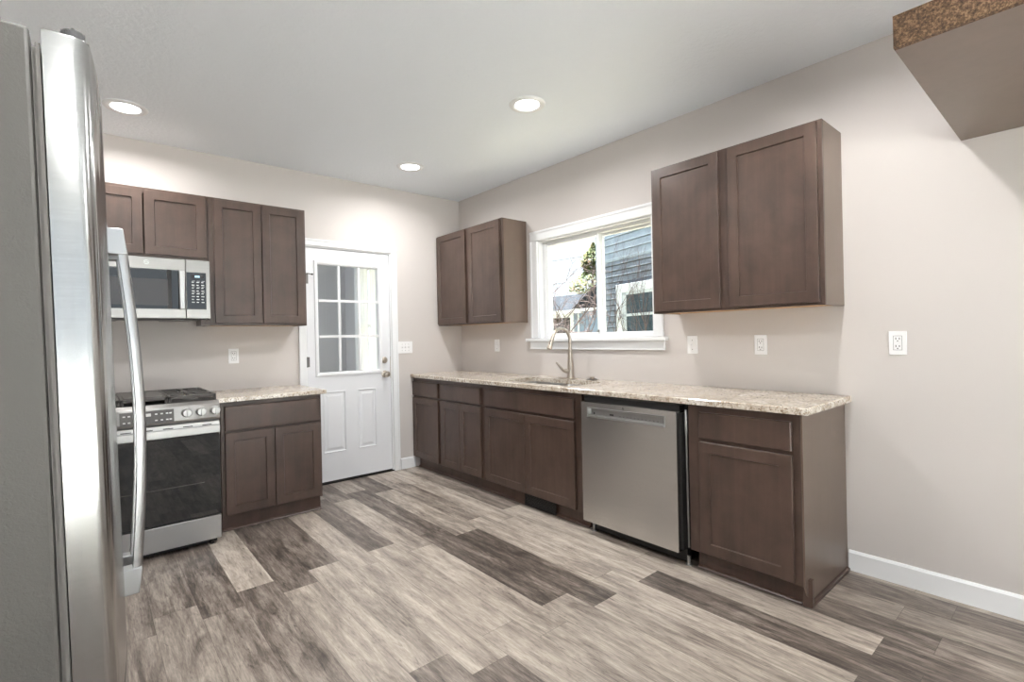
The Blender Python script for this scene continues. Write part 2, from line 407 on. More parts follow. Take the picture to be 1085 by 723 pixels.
q = B(MB_); q.box(-1.672, -1.612, 0, 2.085, 0, .016, .004); q.box(-1.672, -1.655, 0, 2.085, .016, .021, .002); obj('side_casing', q, M['white'], t)
q = B(MB_); q.box(-.812, -.752, 0, 2.085, 0, .016, .004); q.box(-.769, -.752, 0, 2.085, .016, .021, .002); obj('side_casing', q, M['white'], t)
q = B(MB_); q.box(-1.672, -.752, 2.0855, 2.145, 0, .016, .004); q.box(-1.672, -.752, 2.128, 2.145, .016, .021, .002); obj('head_casing', q, M['white'], t)
q = B(MB_); q.box(-1.612, -1.600, 0, 2.085, -.11, -.0005); q.box(-.824, -.812, 0, 2.085, -.11, -.0005); q.box(-1.600, -.824, 2.073, 2.085, -.11, -.0005); obj('door_jamb', q, M['white'], t)

# ------------------------------------------------------------------ window
wd = struct_empty('window_1', (0, -1.8, 1.22))
q = B(MR_)  # casing: left, right, head, with a raised outer band
for (u0, u1, v0, v1) in ((1.118, 1.205, 1.245, 2.10), (2.372, 2.452, 1.245, 2.10)):
    q.box(u0, u1, v0, v1, 0, .016, .004)
q.box(1.118, 1.138, 1.245, 2.10, .016, .022, .002); q.box(2.434, 2.452, 1.245, 2.10, .016, .022, .002)
q.box(1.118, 2.452, 2.1005, 2.185, 0, .016, .004); q.box(1.118, 2.452, 2.165, 2.185, .016, .022, .002)
obj('casing', q, M['white'], wd)
q = B(MR_); q.box(1.075, 2.487, 1.215, 1.243, .0, .055, .006); q.box(1.205, 2.372, 1.215, 1.243, -.14, .0); obj('stool', q, M['white'], wd)
q = B(MR_); q.box(1.10, 2.462, 1.148, 1.214, 0, .017, .004); q.box(1.10, 2.462, 1.148, 1.160, .017, .022, .002); obj('apron', q, M['white'], wd)
q = B(MR_)  # frame lining the opening and vinyl main frame
q.box(1.2, 1.215, 1.243, 2.105, -.14, 0); q.box(2.385, 2.40, 1.243, 2.105, -.14, 0); q.box(1.215, 2.385, 2.09, 2.105, -.14, 0)
q.box(1.215, 1.25, 1.243, 2.09, -.13, -.045, .003); q.box(2.355, 2.385, 1.243, 2.09, -.13, -.045, .003); q.box(1.25, 2.355, 2.068, 2.09, -.13, -.045, .003); q.box(1.25, 2.355, 1.243, 1.268, -.13, -.045, .003)
obj('window_frame', q, M['white'], wd)
def sash(u0, u1, w0, w1, nm):
    s = .024
    q = B(MR_); q.box(u0, u0+s, 1.268, 2.068, w0, w1, .003); q.box(u1-s, u1, 1.268, 2.068, w0, w1, .003); q.box(u0+s, u1-s, 1.268, 1.284, w0, w1, .003); q.box(u0+s, u1-s, 2.05, 2.068, w0, w1, .003)
    o = obj('sash', q, M['white'], wd)
    obj('pane', B(MR_).box(u0+s-.003, u1-s+.003, 1.28, 2.054, (w0+w1)/2-.002, (w0+w1)/2+.002), M['glass'], o)
    return o
sash(1.25, 1.846, -.085, -.05, 'l'); s2 = sash(1.826, 2.355, -.124, -.09, 'r')
obj('sash_latch', B(MR_).box(1.828, 1.842, 1.285, 1.305, -.05, -.04, .003), M['gray_metal'], wd)

# ------------------------------------------------------------------ wall plates
def plate(mx, u, v, wid=.072, hgt=.116):
    return B(mx).box(u-wid/2, u+wid/2, v-hgt/2, v+hgt/2, 0.0003, .006, .002)
def outlet(mx, u, v, loc, label):
    t = thing('wall_outlet', label, 'outlet', loc, 'electrical outlets')
    obj('cover_plate', plate(mx, u, v), M['plate'], t)
    r_ = obj('receptacle', B(mx).box(u-.0165, u+.0165, v-.034, v+.034, .005, .0075, .001), M['plate'], t)
    q = B(mx); q.box(u-.0178, u+.0178, v-.0353, v+.0353, .0052, .0062); obj('receptacle_gap', q, M['slot'], t)
    q = B(mx)
    for s in (-.0185, .0185):
        q.box(u-.0085, u-.0055, v+s-.002, v+s+.008, .007, .0079); q.box(u+.0055, u+.0085, v+s-.002, v+s+.007, .007, .0079); q.cyl((u, v+s-.009, .007), (u, v+s-.009, .0079), .0028, 8)
    obj('slots', q, M['slot'], r_)
def switch(mx, us, v, loc, label, wid=.072):
    t = thing('light_switch', label, 'light switch', loc, 'light switches')
    u = sum(us)/len(us)
    obj('cover_plate', plate(mx, u, v, wid), M['plate'], t)
    for x in us:
        q = B(mx); q.box(x-.005, x+.005, v-.011, v+.011, .0055, .007); q.prism([(v-.009, .006), (v+.009, .006), (v+.009, .018), (v+.004, .018)], 0, x-.004, x+.004); obj('toggle', q, M['plate'], t)
        for s in (-.03, .03): obj('screw', B(mx).cyl((x, v+s, .0058), (x, v+s, .0066), .003, 8), M['gray_metal'], t)
outlet(MB_, -2.165, 1.157, (-2.165, 0, 1.157), 'white outlet on the back wall above the short counter beside the range')
outlet(MR_, 3.10, 1.184, (0, -3.10, 1.184), 'white outlet under the right-hand upper cabinet, above the long counter')
outlet(MR_, 3.756, 1.192, (0, -3.756, 1.192), 'white outlet on the bare wall to the right of the long counter')
switch(MB_, (-.705, -.67, -.635), 1.18, (-.67, 0, 1.18), 'wide white switch plate on the wall just right of the back door', .155)
switch(MR_, (.607,), 1.18, (0, -.607, 1.18), 'narrow white switch plate under the upper cabinet left of the window')
switch(MR_, (2.663,), 1.184, (0, -2.663, 1.184), 'single white switch plate just right of the window')

# ------------------------------------------------------------------ cabinets
def shaker(mx, u0, u1, v0, v1, w0, parent, rail=.055, th=.02, rec=.009, name='door'):
    q = B(mx)
    q.loops([inset(u0, u1, v0, v1, d, w) for d, w in ((0, w0), (0, w0+th-.002), (.002, w0+th), (rail, w0+th), (rail+.0035, w0+th-rec), (rail+.0035, w0))], close=True)
    d = obj(name, q, M['wood'], parent, 20)
    p = rail+.002
    obj('panel', B(mx).box(u0+p, u1-p, v0+p, v1-p, w0+.001, w0+th-rec+.0008), M['wood'], d)
    return d
def drawer(mx, u0, u1, v0, v1, w0, parent, th=.02):
    q = B(mx); q.loops([inset(u0, u1, v0, v1, d, w) for d, w in ((0, w0), (0, w0+th-.004), (.004, w0+th))], cap0=True, cap1=True)
    return obj('drawer_front', q, M['wood'], parent, 20)
def frame_face(mx, u0, u1, v0, v1, w, parent, stiles, rails, t=.018):
    q = B(mx)
    for a, c in stiles: q.box(a, c, v0, v1, w-t, w, .0008)
    for a, c in rails: q.box(u0+.001, u1-.001, a, c, w-t, w-.0004, .0008)
    return obj('face_frame', q, M['wood'], parent)
def carcass(mx, u0, u1, v0, v1, d, parent, m=None):
    q = B(mx); q.box(u0+.0005, u0+.016, v0, v1, .001, d); q.box(u1-.016, u1-.0005, v0, v1, .001, d)
    q.box(u0+.016, u1-.016, v0+.012, v0+.026, .001, d); q.box(u0+.016, u1-.016, v1-.015, v1, .001, d); q.box(u0+.016, u1-.016, v0+.026, v1-.015, .001, .006)
    return obj('cabinet_body', q, m or M['wood_side'], parent)

# upper cabinets on the window wall
UW, UZ0, UZ1 = .285, 1.388, 2.300
def upper_right(u0, u1, doors, mids, label):
    t = thing('wall_cabinet', label, 'cabinet', (-.15, -(u0+u1)/2, UZ0), 'wall cabinets')
    carcass(MR_, u0, u1, UZ0, UZ1, UW-.018, t)
    frame_face(MR_, u0, u1, UZ0, UZ1, UW, t, [(u0, u0+.05), (u1-.04, u1)]+mids, [(UZ0, UZ0+.04), (UZ1-.04, UZ1)])
    obj('underside', B(MR_).box(u0+.016, u1-.016, UZ0+.004, UZ0+.0118, .002, UW-.019), M['raw_wood'], t)
    for a, c in doors: shaker(MR_, a, c, UZ0+.014, UZ1-.012, UW+.0006, t)
upper_right(.004, 1.059, [(.022, .518), (.572, 1.036)], [(.50, .59)], 'dark wood two-door wall cabinet left of the window, in the room corner')
upper_right(2.562, 3.532, [(2.582, 3.008), (3.062, 3.512)], [(2.99, 3.08)], 'dark wood two-door wall cabinet right of the window, nearest the camera')

# upper cabinets on the back wall
BU = .302
t = thing('wall_cabinet', 'tall dark wood two-door wall cabinet beside the microwave and the back door', 'cabinet', (-2.04, -.15, 1.386), 'wall cabinets')
carcass(MB_, -2.374, -1.700, 1.386, 2.305, BU-.018, t)
frame_face(MB_, -2.374, -1.700, 1.386, 2.305, BU, t, [(-2.374, -2.322), (-1.738, -1.700)], [(1.386, 1.425), (2.266, 2.305)])
obj('underside', B(MB_).box(-2.35, -1.716, 1.39, 1.3978, .002, BU-.019), M['raw_wood'], t)
obj('filler_strip', B(MB_).box(-2.424, -2.3745, 1.386, 1.425, .10, BU-.0005), M['wood'], t)
shaker(MB_, -2.338, -2.027, 1.404, 2.290, BU+.0006, t); shaker(MB_, -2.021, -1.716, 1.404, 2.290, BU+.0006, t)
t = thing('wall_cabinet', 'short dark wood two-door cabinet above the microwave', 'cabinet', (-2.75, -.15, 1.846), 'wall cabinets')
carcass(MB_, -3.136, -2.376, 1.846, 2.305, BU-.018, t)
frame_face(MB_, -3.136, -2.376, 1.846, 2.305, BU, t, [(-3.136, -3.09), (-2.43, -2.376)], [(1.846, 1.885), (2.266, 2.305)])
shaker(MB_, -3.114, -2.746, 1.862, 2.285, BU+.0006, t); shaker(MB_, -2.738, -2.388, 1.862, 2.285, BU+.0006, t)

# base cabinets on the window wall
BW = .588; CT = .884; TK = .10; TD = .545
def toe(mx, u0, u1, parent, d=TD):
    q = B(mx); q.box(u0, u1, 0.001, TK, d-.015, d, .001)
    pr = [(0.001, d), (0.001, d+.016), (.006, d+.0155), (.012, d+.011), (.016, d+.004), (.017, d)]
    o = obj('toe_kick', q, M['wood_toe'], parent)
    q = B(mx); q.prism(pr, 0, u0, u1); obj('shoe_moulding', q, M['wood_toe'], o)
def base_box(mx, u0, u1, d, parent, CT=CT):
    q = B(mx); q.box(u0+.0005, u0+.016, TK, CT, .001, d-.018); q.box(u1-.016, u1-.0005, TK, CT, .001, d-.018)
    q.box(u0+.016, u1-.016, TK+.001, TK+.016, .001, d-.018); q.box(u0+.016, u1-.016, TK+.016, CT-.02, .001, .006)
    return obj('cabinet_body', q, M['wood_side'], parent)
DT, DB_, RT, RB = .846, .712, .692, .112
def base_right(u0, u1, units, stiles, label, tk=None, d_cat='cabinet'):
    t = thing('base_cabinet', label, d_cat, (-.3, -(u0+u1)/2, 0), 'base cabinets')
    base_box(MR_, u0, u1, BW, t)
    frame_face(MR_, u0, u1, TK, CT, BW, t, stiles, [(TK, TK+.035), (DB_-.035, DB_+.014), (DT-.014, CT)])
    for k, a, c in units:
        if k == 'd': shaker(MR_, a, c, RB, RT, BW+.0006, t)
        else: drawer(MR_, a, c, DB_, DT, BW+.0006, t)
    return t
t = base_right(.004, .493, [('w', .014, .470), ('d', .014, .470)], [(.004, .03), (.445, .493)], 'dark wood base cabinet with one door and drawer, farthest into the corner'); toe(MR_, .03, .493, t)
t = base_right(.4935, 1.149, [('w', .518, 1.118), ('d', .518, .8155), ('d', .8185, 1.118)], [(.4935, .545), (1.09, 1.149)], 'dark wood base cabinet with one drawer over two narrow doors, second from the corner'); toe(MR_, .4935, 1.149, t)
t = base_right(1.1495, 2.205, [('w', 1.180, 2.148), ('d', 1.180, 1.658), ('d', 1.663, 2.148)], [(1.1495, 1.21), (2.12, 2.205)], 'dark wood sink base cabinet with two wide doors under a long false drawer'); toe(MR_, 1.1495, 2.225, t)
t = base_right(2.962, 3.515, [('w', 3.03, 3.482), ('d', 3.03, 3.482)], [(2.962, 3.06), (3.455, 3.515)], 'dark wood base cabinet with one drawer and door, right of the dishwasher'); toe(MR_, 2.985, 3.498, t)
q = B(MR_); q.prism([(TK, BW-.0005), (0.001, BW-.0005-.055), (0.001, .001), (CT, .001), (CT, BW-.0005), (TK+.001, BW-.0005)], 0, 3.5155, 3.523)
sp = obj('end_panel', q, M['wood_side'], t)
q = B(MR_)
q.prism([(3.5232, .001), (3.539, .001), (3.538, .010), (3.531, .016), (3.5232, .017)], 2, .016, BW-.055+.02)
q.prism([(3.5232, BW-.055), (3.5395, BW-.055), (3.5395, BW-.035), (3.503, BW-.025), (3.503, BW-.042), (3.5232, BW-.042)], 1, .001, .125)
obj('shoe_moulding', q, M['wood_toe'], t)

# base cabinet on the back wall
BBW = .610
t = thing('base_cabinet', 'gray brown base cabinet with one drawer over two doors, between range and back door', 'cabinet', (-2.04, -.3, 0), 'base cabinets')
base_box(MB_, -2.372, -1.712, BBW, t, .865)
frame_face(MB_, -2.372, -1.712, TK, .864, BBW, t, [(-2.372, -2.335), (-1.745, -1.712)], [(TK, TK+.035), (.645, .69), (.82, .864)])
drawer(MB_, -2.350, -1.728, .672, .836, BBW+.0006, t)
shaker(MB_, -2.350, -2.043, .112, .658, BBW+.0006, t); shaker(MB_, -2.039, -1.724, .112, .658, BBW+.0006, t)
toe(MB_, -2.372, -1.722, t, .59)

# ------------------------------------------------------------------ worktops
def rrect(u0, u1, w0, w1, r, n=6):
    P = []
    for cx_, cy_, a0 in ((u1-r, w1-r, 0), (u0+r, w1-r, 90), (u0+r, w0+r, 180), (u1-r, w0+r, 270)):
        for k in range(n+1):
            a = R(a0+90*k/n); P.append((cx_+r*math.cos(a), cy_+r*math.sin(a)))
    return P
CZ1, CZ0 = .916, .8845
SU0, SU1, SW0, SW1 = 1.30, 2.06, .175, .535
def worktop_with_hole(name, u0, u1, w1, hole):
    bm = bmesh.new(); e = .004
    out = {}
    def ringv(P, z): return [bm.verts.new((p[0], z, p[1])) for p in P]
    def rc(d): return [(u0+d, .0005), (u1-d, .0005), (u1-d, w1-d), (u0+d, w1-d)]
    o_t, o_m, o_b = ringv(rc(e), CZ1), ringv(rc(0), CZ1-e), ringv(rc(0), CZ0)
    h_t, h_b = ringv(hole, CZ1), ringv(hole, CZ0)
    def side(A, C):
        for i in range(len(A)): bm.faces.new((A[i], A[(i+1) % len(A)], C[(i+1) % len(A)], C[i]))
    side(o_t, o_m); side(o_m, o_b); side(h_b, h_t)
    for o_, h_ in ((o_t, h_t), (o_b, h_b)):
        es = []
        for L in (o_, h_):
            for i in range(len(L)):
                ed = bm.edges.get((L[i], L[(i+1) % len(L)])); es.append(ed)
        bmesh.ops.triangle_fill(bm, use_beauty=True, edges=es)
    q = B(MR_); q.bm.free(); q.bm = bm
    return obj(name, q, M['granite'], None, 30)
tag(worktop_with_hole('countertop', .003, 3.556, .622, rrect(SU0, SU1, SW0, SW1, .06)), 'long beige speckled granite countertop under the window, with the sink cut out', 'countertop')
tag(obj('countertop', B(MB_).box(-2.395, -1.682, .8665, .896, .0005, .655, .004), M['granite']), 'short beige speckled granite countertop between the range and the back door', 'countertop')

# sink
t = thing('kitchen_sink', 'stainless double bowl sink set into the long granite countertop', 'sink', (-.355, -1.68, .884))
def bowl(u0, u1, w0, w1, zt, dep):
    q = B(MR_); ls = []
    for d, z, r in ((-.012, zt, .07), (0, zt, .06), (.004, zt-.01, .058), (.01, zt-dep+.03, .055), (.03, zt-dep+.004, .05), (.06, zt-dep, .04)):
        ls.append([(p[0], z, p[1]) for p in rrect(u0+d, u1-d, w0+d, w1-d, r)])
    q.loops(ls, cap1=True); b_ = obj('bowl', q, M['steel'], t)
    c = ((u0+u1)/2, (w0+w1)/2)
    q = B(MR_); q.lathe([(.045, zt-dep+.0005), (.045, zt-dep+.004), (.03, zt-dep+.003), (.028, zt-dep+.001)], (c[0], 0, c[1]), 1); obj('drain', q, M['chrome'], b_)
mid = 1.70
bowl(SU0-.004, mid-.014, SW0-.004, SW1+.004, .8835, .2); bowl(mid+.014, SU1+.004, SW0-.004, SW1+.004, .8835, .18)
obj('divider', B(MR_).box(mid-.0135, mid+.0135, .83, .8835, SW0+.01, SW1-.01, .004), M['steel'], t)

# faucet
t = thing('kitchen_faucet', 'brushed nickel pull-down faucet arching over the sink below the window', 'faucet', (-.092, -1.65, CZ1))
fx, fy = -.092, -1.65
obj('deck_plate', B().prism(rrect(fx-.028, fx+.028, fy-.07, fy+.125, .027), 2, CZ1+.0005, CZ1+.006, .001), M['nickel'], t)
obj('faucet_body', B().lathe([(.032, CZ1+.006), (.031, CZ1+.012), (.027, CZ1+.03), (.026, .99), (.023, 1.04), (.0165, 1.14), (.0135, 1.165)], (fx, fy, 0)), M['nickel'], t)
pts = [(fx, fy, 1.15), (fx, fy, 1.20)]
rad = .098
for k in range(0, 15):
    a = R(k*160/14); pts.append((fx-rad+rad*math.cos(a), fy, 1.222+rad*math.sin(a)))
sp_ = Vector(pts[-1]); dirv = (Vector(pts[-1])-Vector(pts[-2])).normalized()
obj('spout', B().tube(pts, .0125, 14), M['nickel'], t)
obj('spray_head', B().tube([sp_-dirv*.004, sp_+dirv*.02, sp_+dirv*.075, sp_+dirv*.10, sp_+dirv*.105], [.0135, .0145, .019, .022, .019], 16), M['nickel'], t)
q = B(); q.tube([sp_+dirv*.025+Vector((-.013, -.004, -.004)), sp_+dirv*.06+Vector((-.016, -.004, -.006))], [.006, .008], 8); obj('spray_button', q, M['black'], t)
q = B(); q.tube([(fx, fy, .985), (fx-.03, fy+.018, .978), (fx-.05, fy+.03, .984), (fx-.075, fy+.045, 1.015), (fx-.10, fy+.06, 1.052)], [.018, .017, .013, .009, .007], 12); obj('lever', q, M['nickel'], t)
t = thing('sink_hole_cover', 'small dark metal disc cap on the countertop right of the faucet', 'cap', (-.06, -1.845, CZ1))
obj('disc', B().lathe([(.043, CZ1+.0005), (.044, CZ1+.004), (.036, CZ1+.008), (.0, CZ1+.0085)], (-.06, -1.845, 0), cap1=False), M['gray_metal'], t)
obj('cap_knob', B().lathe([(.018, CZ1+.008), (.018, CZ1+.016), (.026, CZ1+.018), (.026, CZ1+.021), (.0, CZ1+.022)], (-.06, -1.845, 0), cap1=False), M['nickel'], t)

# toe-kick register
t = thing('toe_kick_register', 'black pierced metal vent grille in the toe board under the sink cabinet', 'vent', (-TD-.018, -1.76, .01))
q = B(MR_); q.loops([inset(1.60, 1.925, .006, .098, d, w) for d, w in ((0, TD+.0165), (0, TD+.021), (.01, TD+.023), (.012, TD+.019), (.012, TD+.0165))], close=True); obj('frame', q, M['black'], t)
q = B(MR_); q.box(1.61, 1.915, .016, .088, TD+.0162, TD+.0166)
for k in range(13):
    u = 1.615+k*.0245
    for s in (1, -1):
        for j in range(3):
            v = .02+j*.023; a, c = (u, u+.02) if s > 0 else (u+.02, u); q.tube([(a, v, TD+.018), (c, v+.021, TD+.018)], .0016, 5)
obj('scroll_grille', q, M['black'], t)

# ------------------------------------------------------------------ dishwasher
t = thing('dishwasher', 'stainless dishwasher with pocket handle under the long countertop', 'dishwasher', (-.3, -2.58, 0))
DU0, DU1, DV0, DV1, DWF = 2.246, 2.921, .082, .840, .640
q = B(MR_); q.box(2.228, 2.945, .09, .868, .02, .565); obj('tub', q, M['black'], t)
hu0, hu1, hv0, hv1 = 2.300, 2.848, .752, .806
q = B(MR_)   # door skin as a ring round the pocket
us = [DU0, hu0, hu1, DU1]; vs_ = [DV0, hv0, hv1, DV1]
for i in range(3):
    for j in range(3):
        if i == 1 and j == 1: continue
        p = rect(us[i], us[i+1], vs_[j], vs_[j+1], DWF); q.bm.faces.new([q.bm.verts.new(x) for x in p])
bmesh.ops.remove_doubles(q.bm, verts=q.bm.verts[:], dist=1e-5)
q.loops([inset(DU0, DU1, DV0, DV1, d, w) for d, w in ((0, .60), (0, DWF))], cap0=True)
bmesh.ops.remove_doubles(q.bm, verts=q.bm.verts[:], dist=1e-5)
door = obj('door', q, M['steel_v'], t)
q = B(MR_); q.loops([inset(hu0, hu1, hv0, hv1, d, w) for d, w in ((-.004, DWF+.0005), (-.003, DWF+.004), (.003, DWF+.004), (.004, DWF-.004), (.01, DWF-.024))], cap1=True); ph = obj('pocket_handle', q, M['steel_light'], door)
q = B(MR_); q.box(hu0-.002, hu1+.002, hv0-.004, hv0+.008, DWF, DWF+.009, .003); obj('handle_lip', q, M['steel_light'], ph)
w0_, w1_ = DWF-.0235, DWF-.0225
for r_ in [(2.455, 2.485, .768, .777), (2.33, 2.338, .764, .776)]+[(2.53+k*.026, 2.536+k*.026, .768, .771) for k in range(11)]+[(hu1-.022, hu1-.014, .762+k*.007, .765+k*.007) for k in range(5)]:
    obj('button_mark', B(MR_).box(*r_, w0_, w1_), M['slot'], ph)
q = B(MR_); q.lathe([(.0085, DWF+.0002), (.0085, DWF+.0012), (.006, DWF+.0014)], (2.573, .823, 0), 2); obj('round_emblem', q, M['gray_metal'], door)
q = B(MR_); q.box(2.90, 2.9205, DV0, DV1, .601, .6395); q.box(2.9215, 2.9345, DV0+.01, .83, .55, .612); obj('side_edge', q, M['black'], t)
q = B(MR_); q.box(2.25, 2.925, .842, .872, .54, .612); obj('top_edge', q, M['black'], t)
q = B(MR_); q.box(2.26, 2.90, .8725, .8755, .55, .603); obj('top_latch_strip', q, M['gray_metal'], t)
q = B(MR_); q.tube([(2.940, .845, .575), (2.9445, .82, .583), (2.9445, .74, .583), (2.942, .70, .578), (2.942, .30, .574), (2.942, .10, .572)], [.007, .009, .009, .006, .005, .005], 8); obj('side_gasket', q, M['steel_light'], t)
obj('kick_plate', B(MR_).box(2.25, 2.925, .010, .085, .52, .560, .003), M['black'], t)
for u in (2.27, 2.935):
    q = B(MR_); q.cyl((u, 0.0005, .565), (u, .05, .565), .009, 10); q.cyl((u, .0005, .565), (u, .008, .565), .018, 12); obj('leveling_foot', q, M['steel_light'], t)

# ------------------------------------------------------------------ range
t = thing('gas_range', 'stainless slide-in gas range with black cast-iron grates', 'range', (-2.785, -.47, 0))
GX0, GX1, GW0, GW1 = -3.163, -2.407, .12, .752
obj('range_body', B(MB_).box(GX0+.002, GX1-.002, .03, .885, GW0, GW1), M['gray_metal'], t)
q = B(MB_); q.box(GX0-.0, GX1+.0, .8855, .902, GW0, GW1+.02, .003); obj('cooktop', q, M['black'], t)
q = B(MB_); q.prism([(.785, GW1+.001), (.785, GW1+.045), (.800, GW1+.05), (.884, GW1+.038), (.903, GW1+.022), (.903, GW1+.001)], 0, GX0, GX1, .002); cp = obj('control_panel', q, M['steel'], t)
tilt = math.atan2(.012, .084)
def onpanel(v, off=0): # face of the panel at height v
    return GW1+.05-.012*(v-.80)/.084+off
q = B(MB_); q.prism([(.798, onpanel(.798, .0004)), (.798, onpanel(.798, .0016)), (.872, onpanel(.872, .0016)), (.872, onpanel(.872, .0004))], 0, -2.905, -2.648); ds = obj('display_panel', q, M['panel_gray'], cp)
q = B(MB_)
for k, u in enumerate((-2.885, -2.862, -2.838, -2.735, -2.708, -2.682, -2.665)):
    for v in (.815, .851):
        obj('key_mark', B(MB_).box(u-.006, u+.006, v-.004, v+.003, onpanel(v, .0018), onpanel(v, .0024)), M['mark'], ds)
q = B(MB_); q.box(-2.80, -2.76, .835, .858, onpanel(.846, .0018), onpanel(.846, .0024)); obj('clock_digits', q, M['mark'], ds)
for u in (-2.433, -2.508, -2.583, -2.985, -3.06, -3.135):
    v = .842; w = onpanel(v)
    q = B(MB_); q.lathe([(.0285, w+.001), (.0285, w+.004), (.0255, w+.006), (.0235, w+.03), (.021, w+.034), (0, w+.0345)], (u, v, 0), 2, cap1=False)
    kn = obj('knob', q, M['steel_light'], cp)
    obj('knob_grip', B(MB_).box(u-.0045, u+.0045, v-.0235, v+.0235, w+.03, w+.042, .002), M['steel_light'], kn)
# oven door
OD = GW1+.042
q = B(MB_); q.box(GX0+.002, GX1-.002, .19, .775, GW1+.002, OD, .003); od = obj('oven_door', q, M['steel_light'], t)
q = B(MB_); q.box(GX0+.004, GX1-.004, .192, .700, OD-.001, OD+.004, .001); og = obj('door_glass', q, M['black_glass'], od)
q = B(MB_); q.box(GX0+.004, GX1-.004, .704, .75, OD+.001, OD+.026, .004); obj('door_handle', q, M['steel_light'], od)
for k in range(7):
    u = GX0+.06+k*.1; obj('vent_slot', B(MB_).box(u, u+.05, .7535, .759, OD+.0002, OD+.002), M['slot'], od)
obj('oven_rack', B(MB_).box(GX0+.09, GX1-.09, .40, .404, OD+.0042, OD+.0046), M['panel_gray'], og)
q = B(MB_); q.box(GX0+.002, GX1-.002, .038, .183, GW1+.002, OD, .004); obj('storage_drawer', q, M['steel_light'], t)
q = B(MB_); q.box(GX0+.02, GX1-.02, .008, .036, GW0+.05, GW1-.01); obj('kick_plate', q, M['black'], t)
for u in (GX0+.05, GX1-.05):
    q = B(MB_); q.cyl((u, .0005, GW1-.0), (u, .035, GW1-.0), .012, 10); obj('foot', q, M['black'], t)
def grate(u0, u1, griddle=False):
    q = B(MB_); z0, z1 = .925, .943; wA, wB = GW0+.03, GW1+.005
    for (a, c, d, e) in ((u0, u1, wA, wA+.018), (u0, u1, wB-.018, wB), (u0, u0+.016, wA, wB), (u1-.016, u1, wA, wB)): q.box(a, c, z0, z1, d, e, .003)
    if griddle: q.box(u0+.016, u1-.016, z0+.006, z1+.002, wA+.05, wB-.05, .004)
    mw = (wA+wB)/2
    q.box(u0+.016, u1-.016, z0+.001, z1-.0005, mw-.011, mw+.011, .003)
    um = (u0+u1)/2
    if not griddle:
        for cw in ((wA+mw)/2, (mw+wB)/2):
            for dx, dw in ((1, 0), (-1, 0), (0, 1), (0, -1)):
                if dx: q.box(min(um+dx*.03, um+dx*(u1-um-.014)), max(um+dx*.03, um+dx*(u1-um-.014)), z0+.002, z1, cw-.014, cw+.014, .003)
                else: q.box(um-.014, um+.014, z0+.002, z1, min(cw+dw*.03, cw+dw*.135), max(cw+dw*.03, cw+dw*.135), .003)
    for a in (u0+.008, u1-.008):
        for w in (wA+.01, mw, wB-.01): q.box(a-.008, a+.008, .9025, z0+.002, w-.009, w+.009, .002)
    return obj('grate', q, M['iron'], t)
grate(GX0+.012, GX0+.262); grate(GX0+.265, GX1-.265, True); grate(GX1-.262, GX1-.012)
for u in (GX0+.137, GX1-.137):
    for w in (GW0+.19, GW1-.16):
        q = B(MB_); q.lathe([(.05, .9022), (.048, .910), (.036, .911), (.036, .919), (.03, .9205), (0, .921)], (u, 0, w), 1, cap1=False); obj('burner', q, M['gray_metal'], t)

# ------------------------------------------------------------------ microwave
t = thing('microwave', 'stainless over-the-range microwave with black glass, above the gas range', 'microwave', (-2.755, -.2, 1.43))
MX0, MX1, MV0, MV1, MWF = -3.136, -2.381, 1.432, 1.831, .40
obj('microwave_body', B(MB_).box(MX0+.003, MX1-.003, MV0+.012, MV1-.0, .02, MWF-.035), M['gray_metal'], t)
MS = -2.524
q = B(MB_); q.box(MX0, MS-.0008, MV0, MV1, MWF-.034, MWF, .003); md = obj('door', q, M['steel'], t)
obj('door_glass', B(MB_).box(MX0+.03, MS-.036, MV0+.062, MV1-.075, MWF-.002, MWF+.002, .0008), M['black_glass'], md)
q = B(MB_); q.box(MX0+.07, MS-.10, MV0+.085, MV1-.14, MWF+.0021, MWF+.003, .0004); obj('door_window', q, M['mw_glass'], md)
q = B(MB_); q.box(MS-.040, MS-.006, MV0+.060, MV1-.083, MWF+.006, MWF+.032, .006); q.box(MS-.034, MS-.012, MV0+.07, MV0+.09, MWF, MWF+.01); q.box(MS-.034, MS-.012, MV1-.11, MV1-.09, MWF, MWF+.01); obj('door_handle', q, M['steel_light'], md)
q = B(MB_); q.lathe([(.019, MWF+.0002), (.019, MWF+.001)], (-2.737, MV1-.034, 0), 2); em = obj('round_emblem', q, M['steel_light'], md)
q = B(MB_)
for r in (.0165,):
    q.lathe([(r, MWF+.001), (r+.0018, MWF+.001), (r+.0018, MWF+.0016), (r, MWF+.0016)], (-2.737, MV1-.034, 0), 2, cap0=False, cap1=False)
for sx in (-1, 1):
    pp = [(-2.737+sx*.006+.006*math.cos(a/10*5.2+ (0 if sx > 0 else 3.1)), MV1-.034+.008*math.sin(a/10*5.2+(0 if sx > 0 else 3.1)), MWF+.0014) for a in range(11)]; q.tube(pp, .0011, 5)
obj('script_letters', q, M['gray_metal'], em)
q = B(MB_); q.box(MS+.0008, MX1, MV0, MV1, MWF-.034, MWF, .003); cpn = obj('control_panel', q, M['steel'], t)
kp = obj('keypad', B(MB_).box(MS+.005, MX1-.024, MV0+.062, MV1-.085, MWF-.001, MWF+.002, .0008), M['black_glass'], cpn)
ku0, ku1 = MS+.012, MX1-.032; kw = ku1-ku0
obj('display_window', B(MB_).box(ku0+.022, ku1-.004, MV1-.125, MV1-.100, MWF+.002, MWF+.0028), M['black'], kp)
q = B(MB_); 
for k, u in enumerate((ku0+.042, ku0+.052, ku0+.062)): q.box(u, u+.007, MV1-.119, MV1-.106, MWF+.0029, MWF+.0034)
obj('lit_digits', q, M['display'], kp)
q = B(MB_)
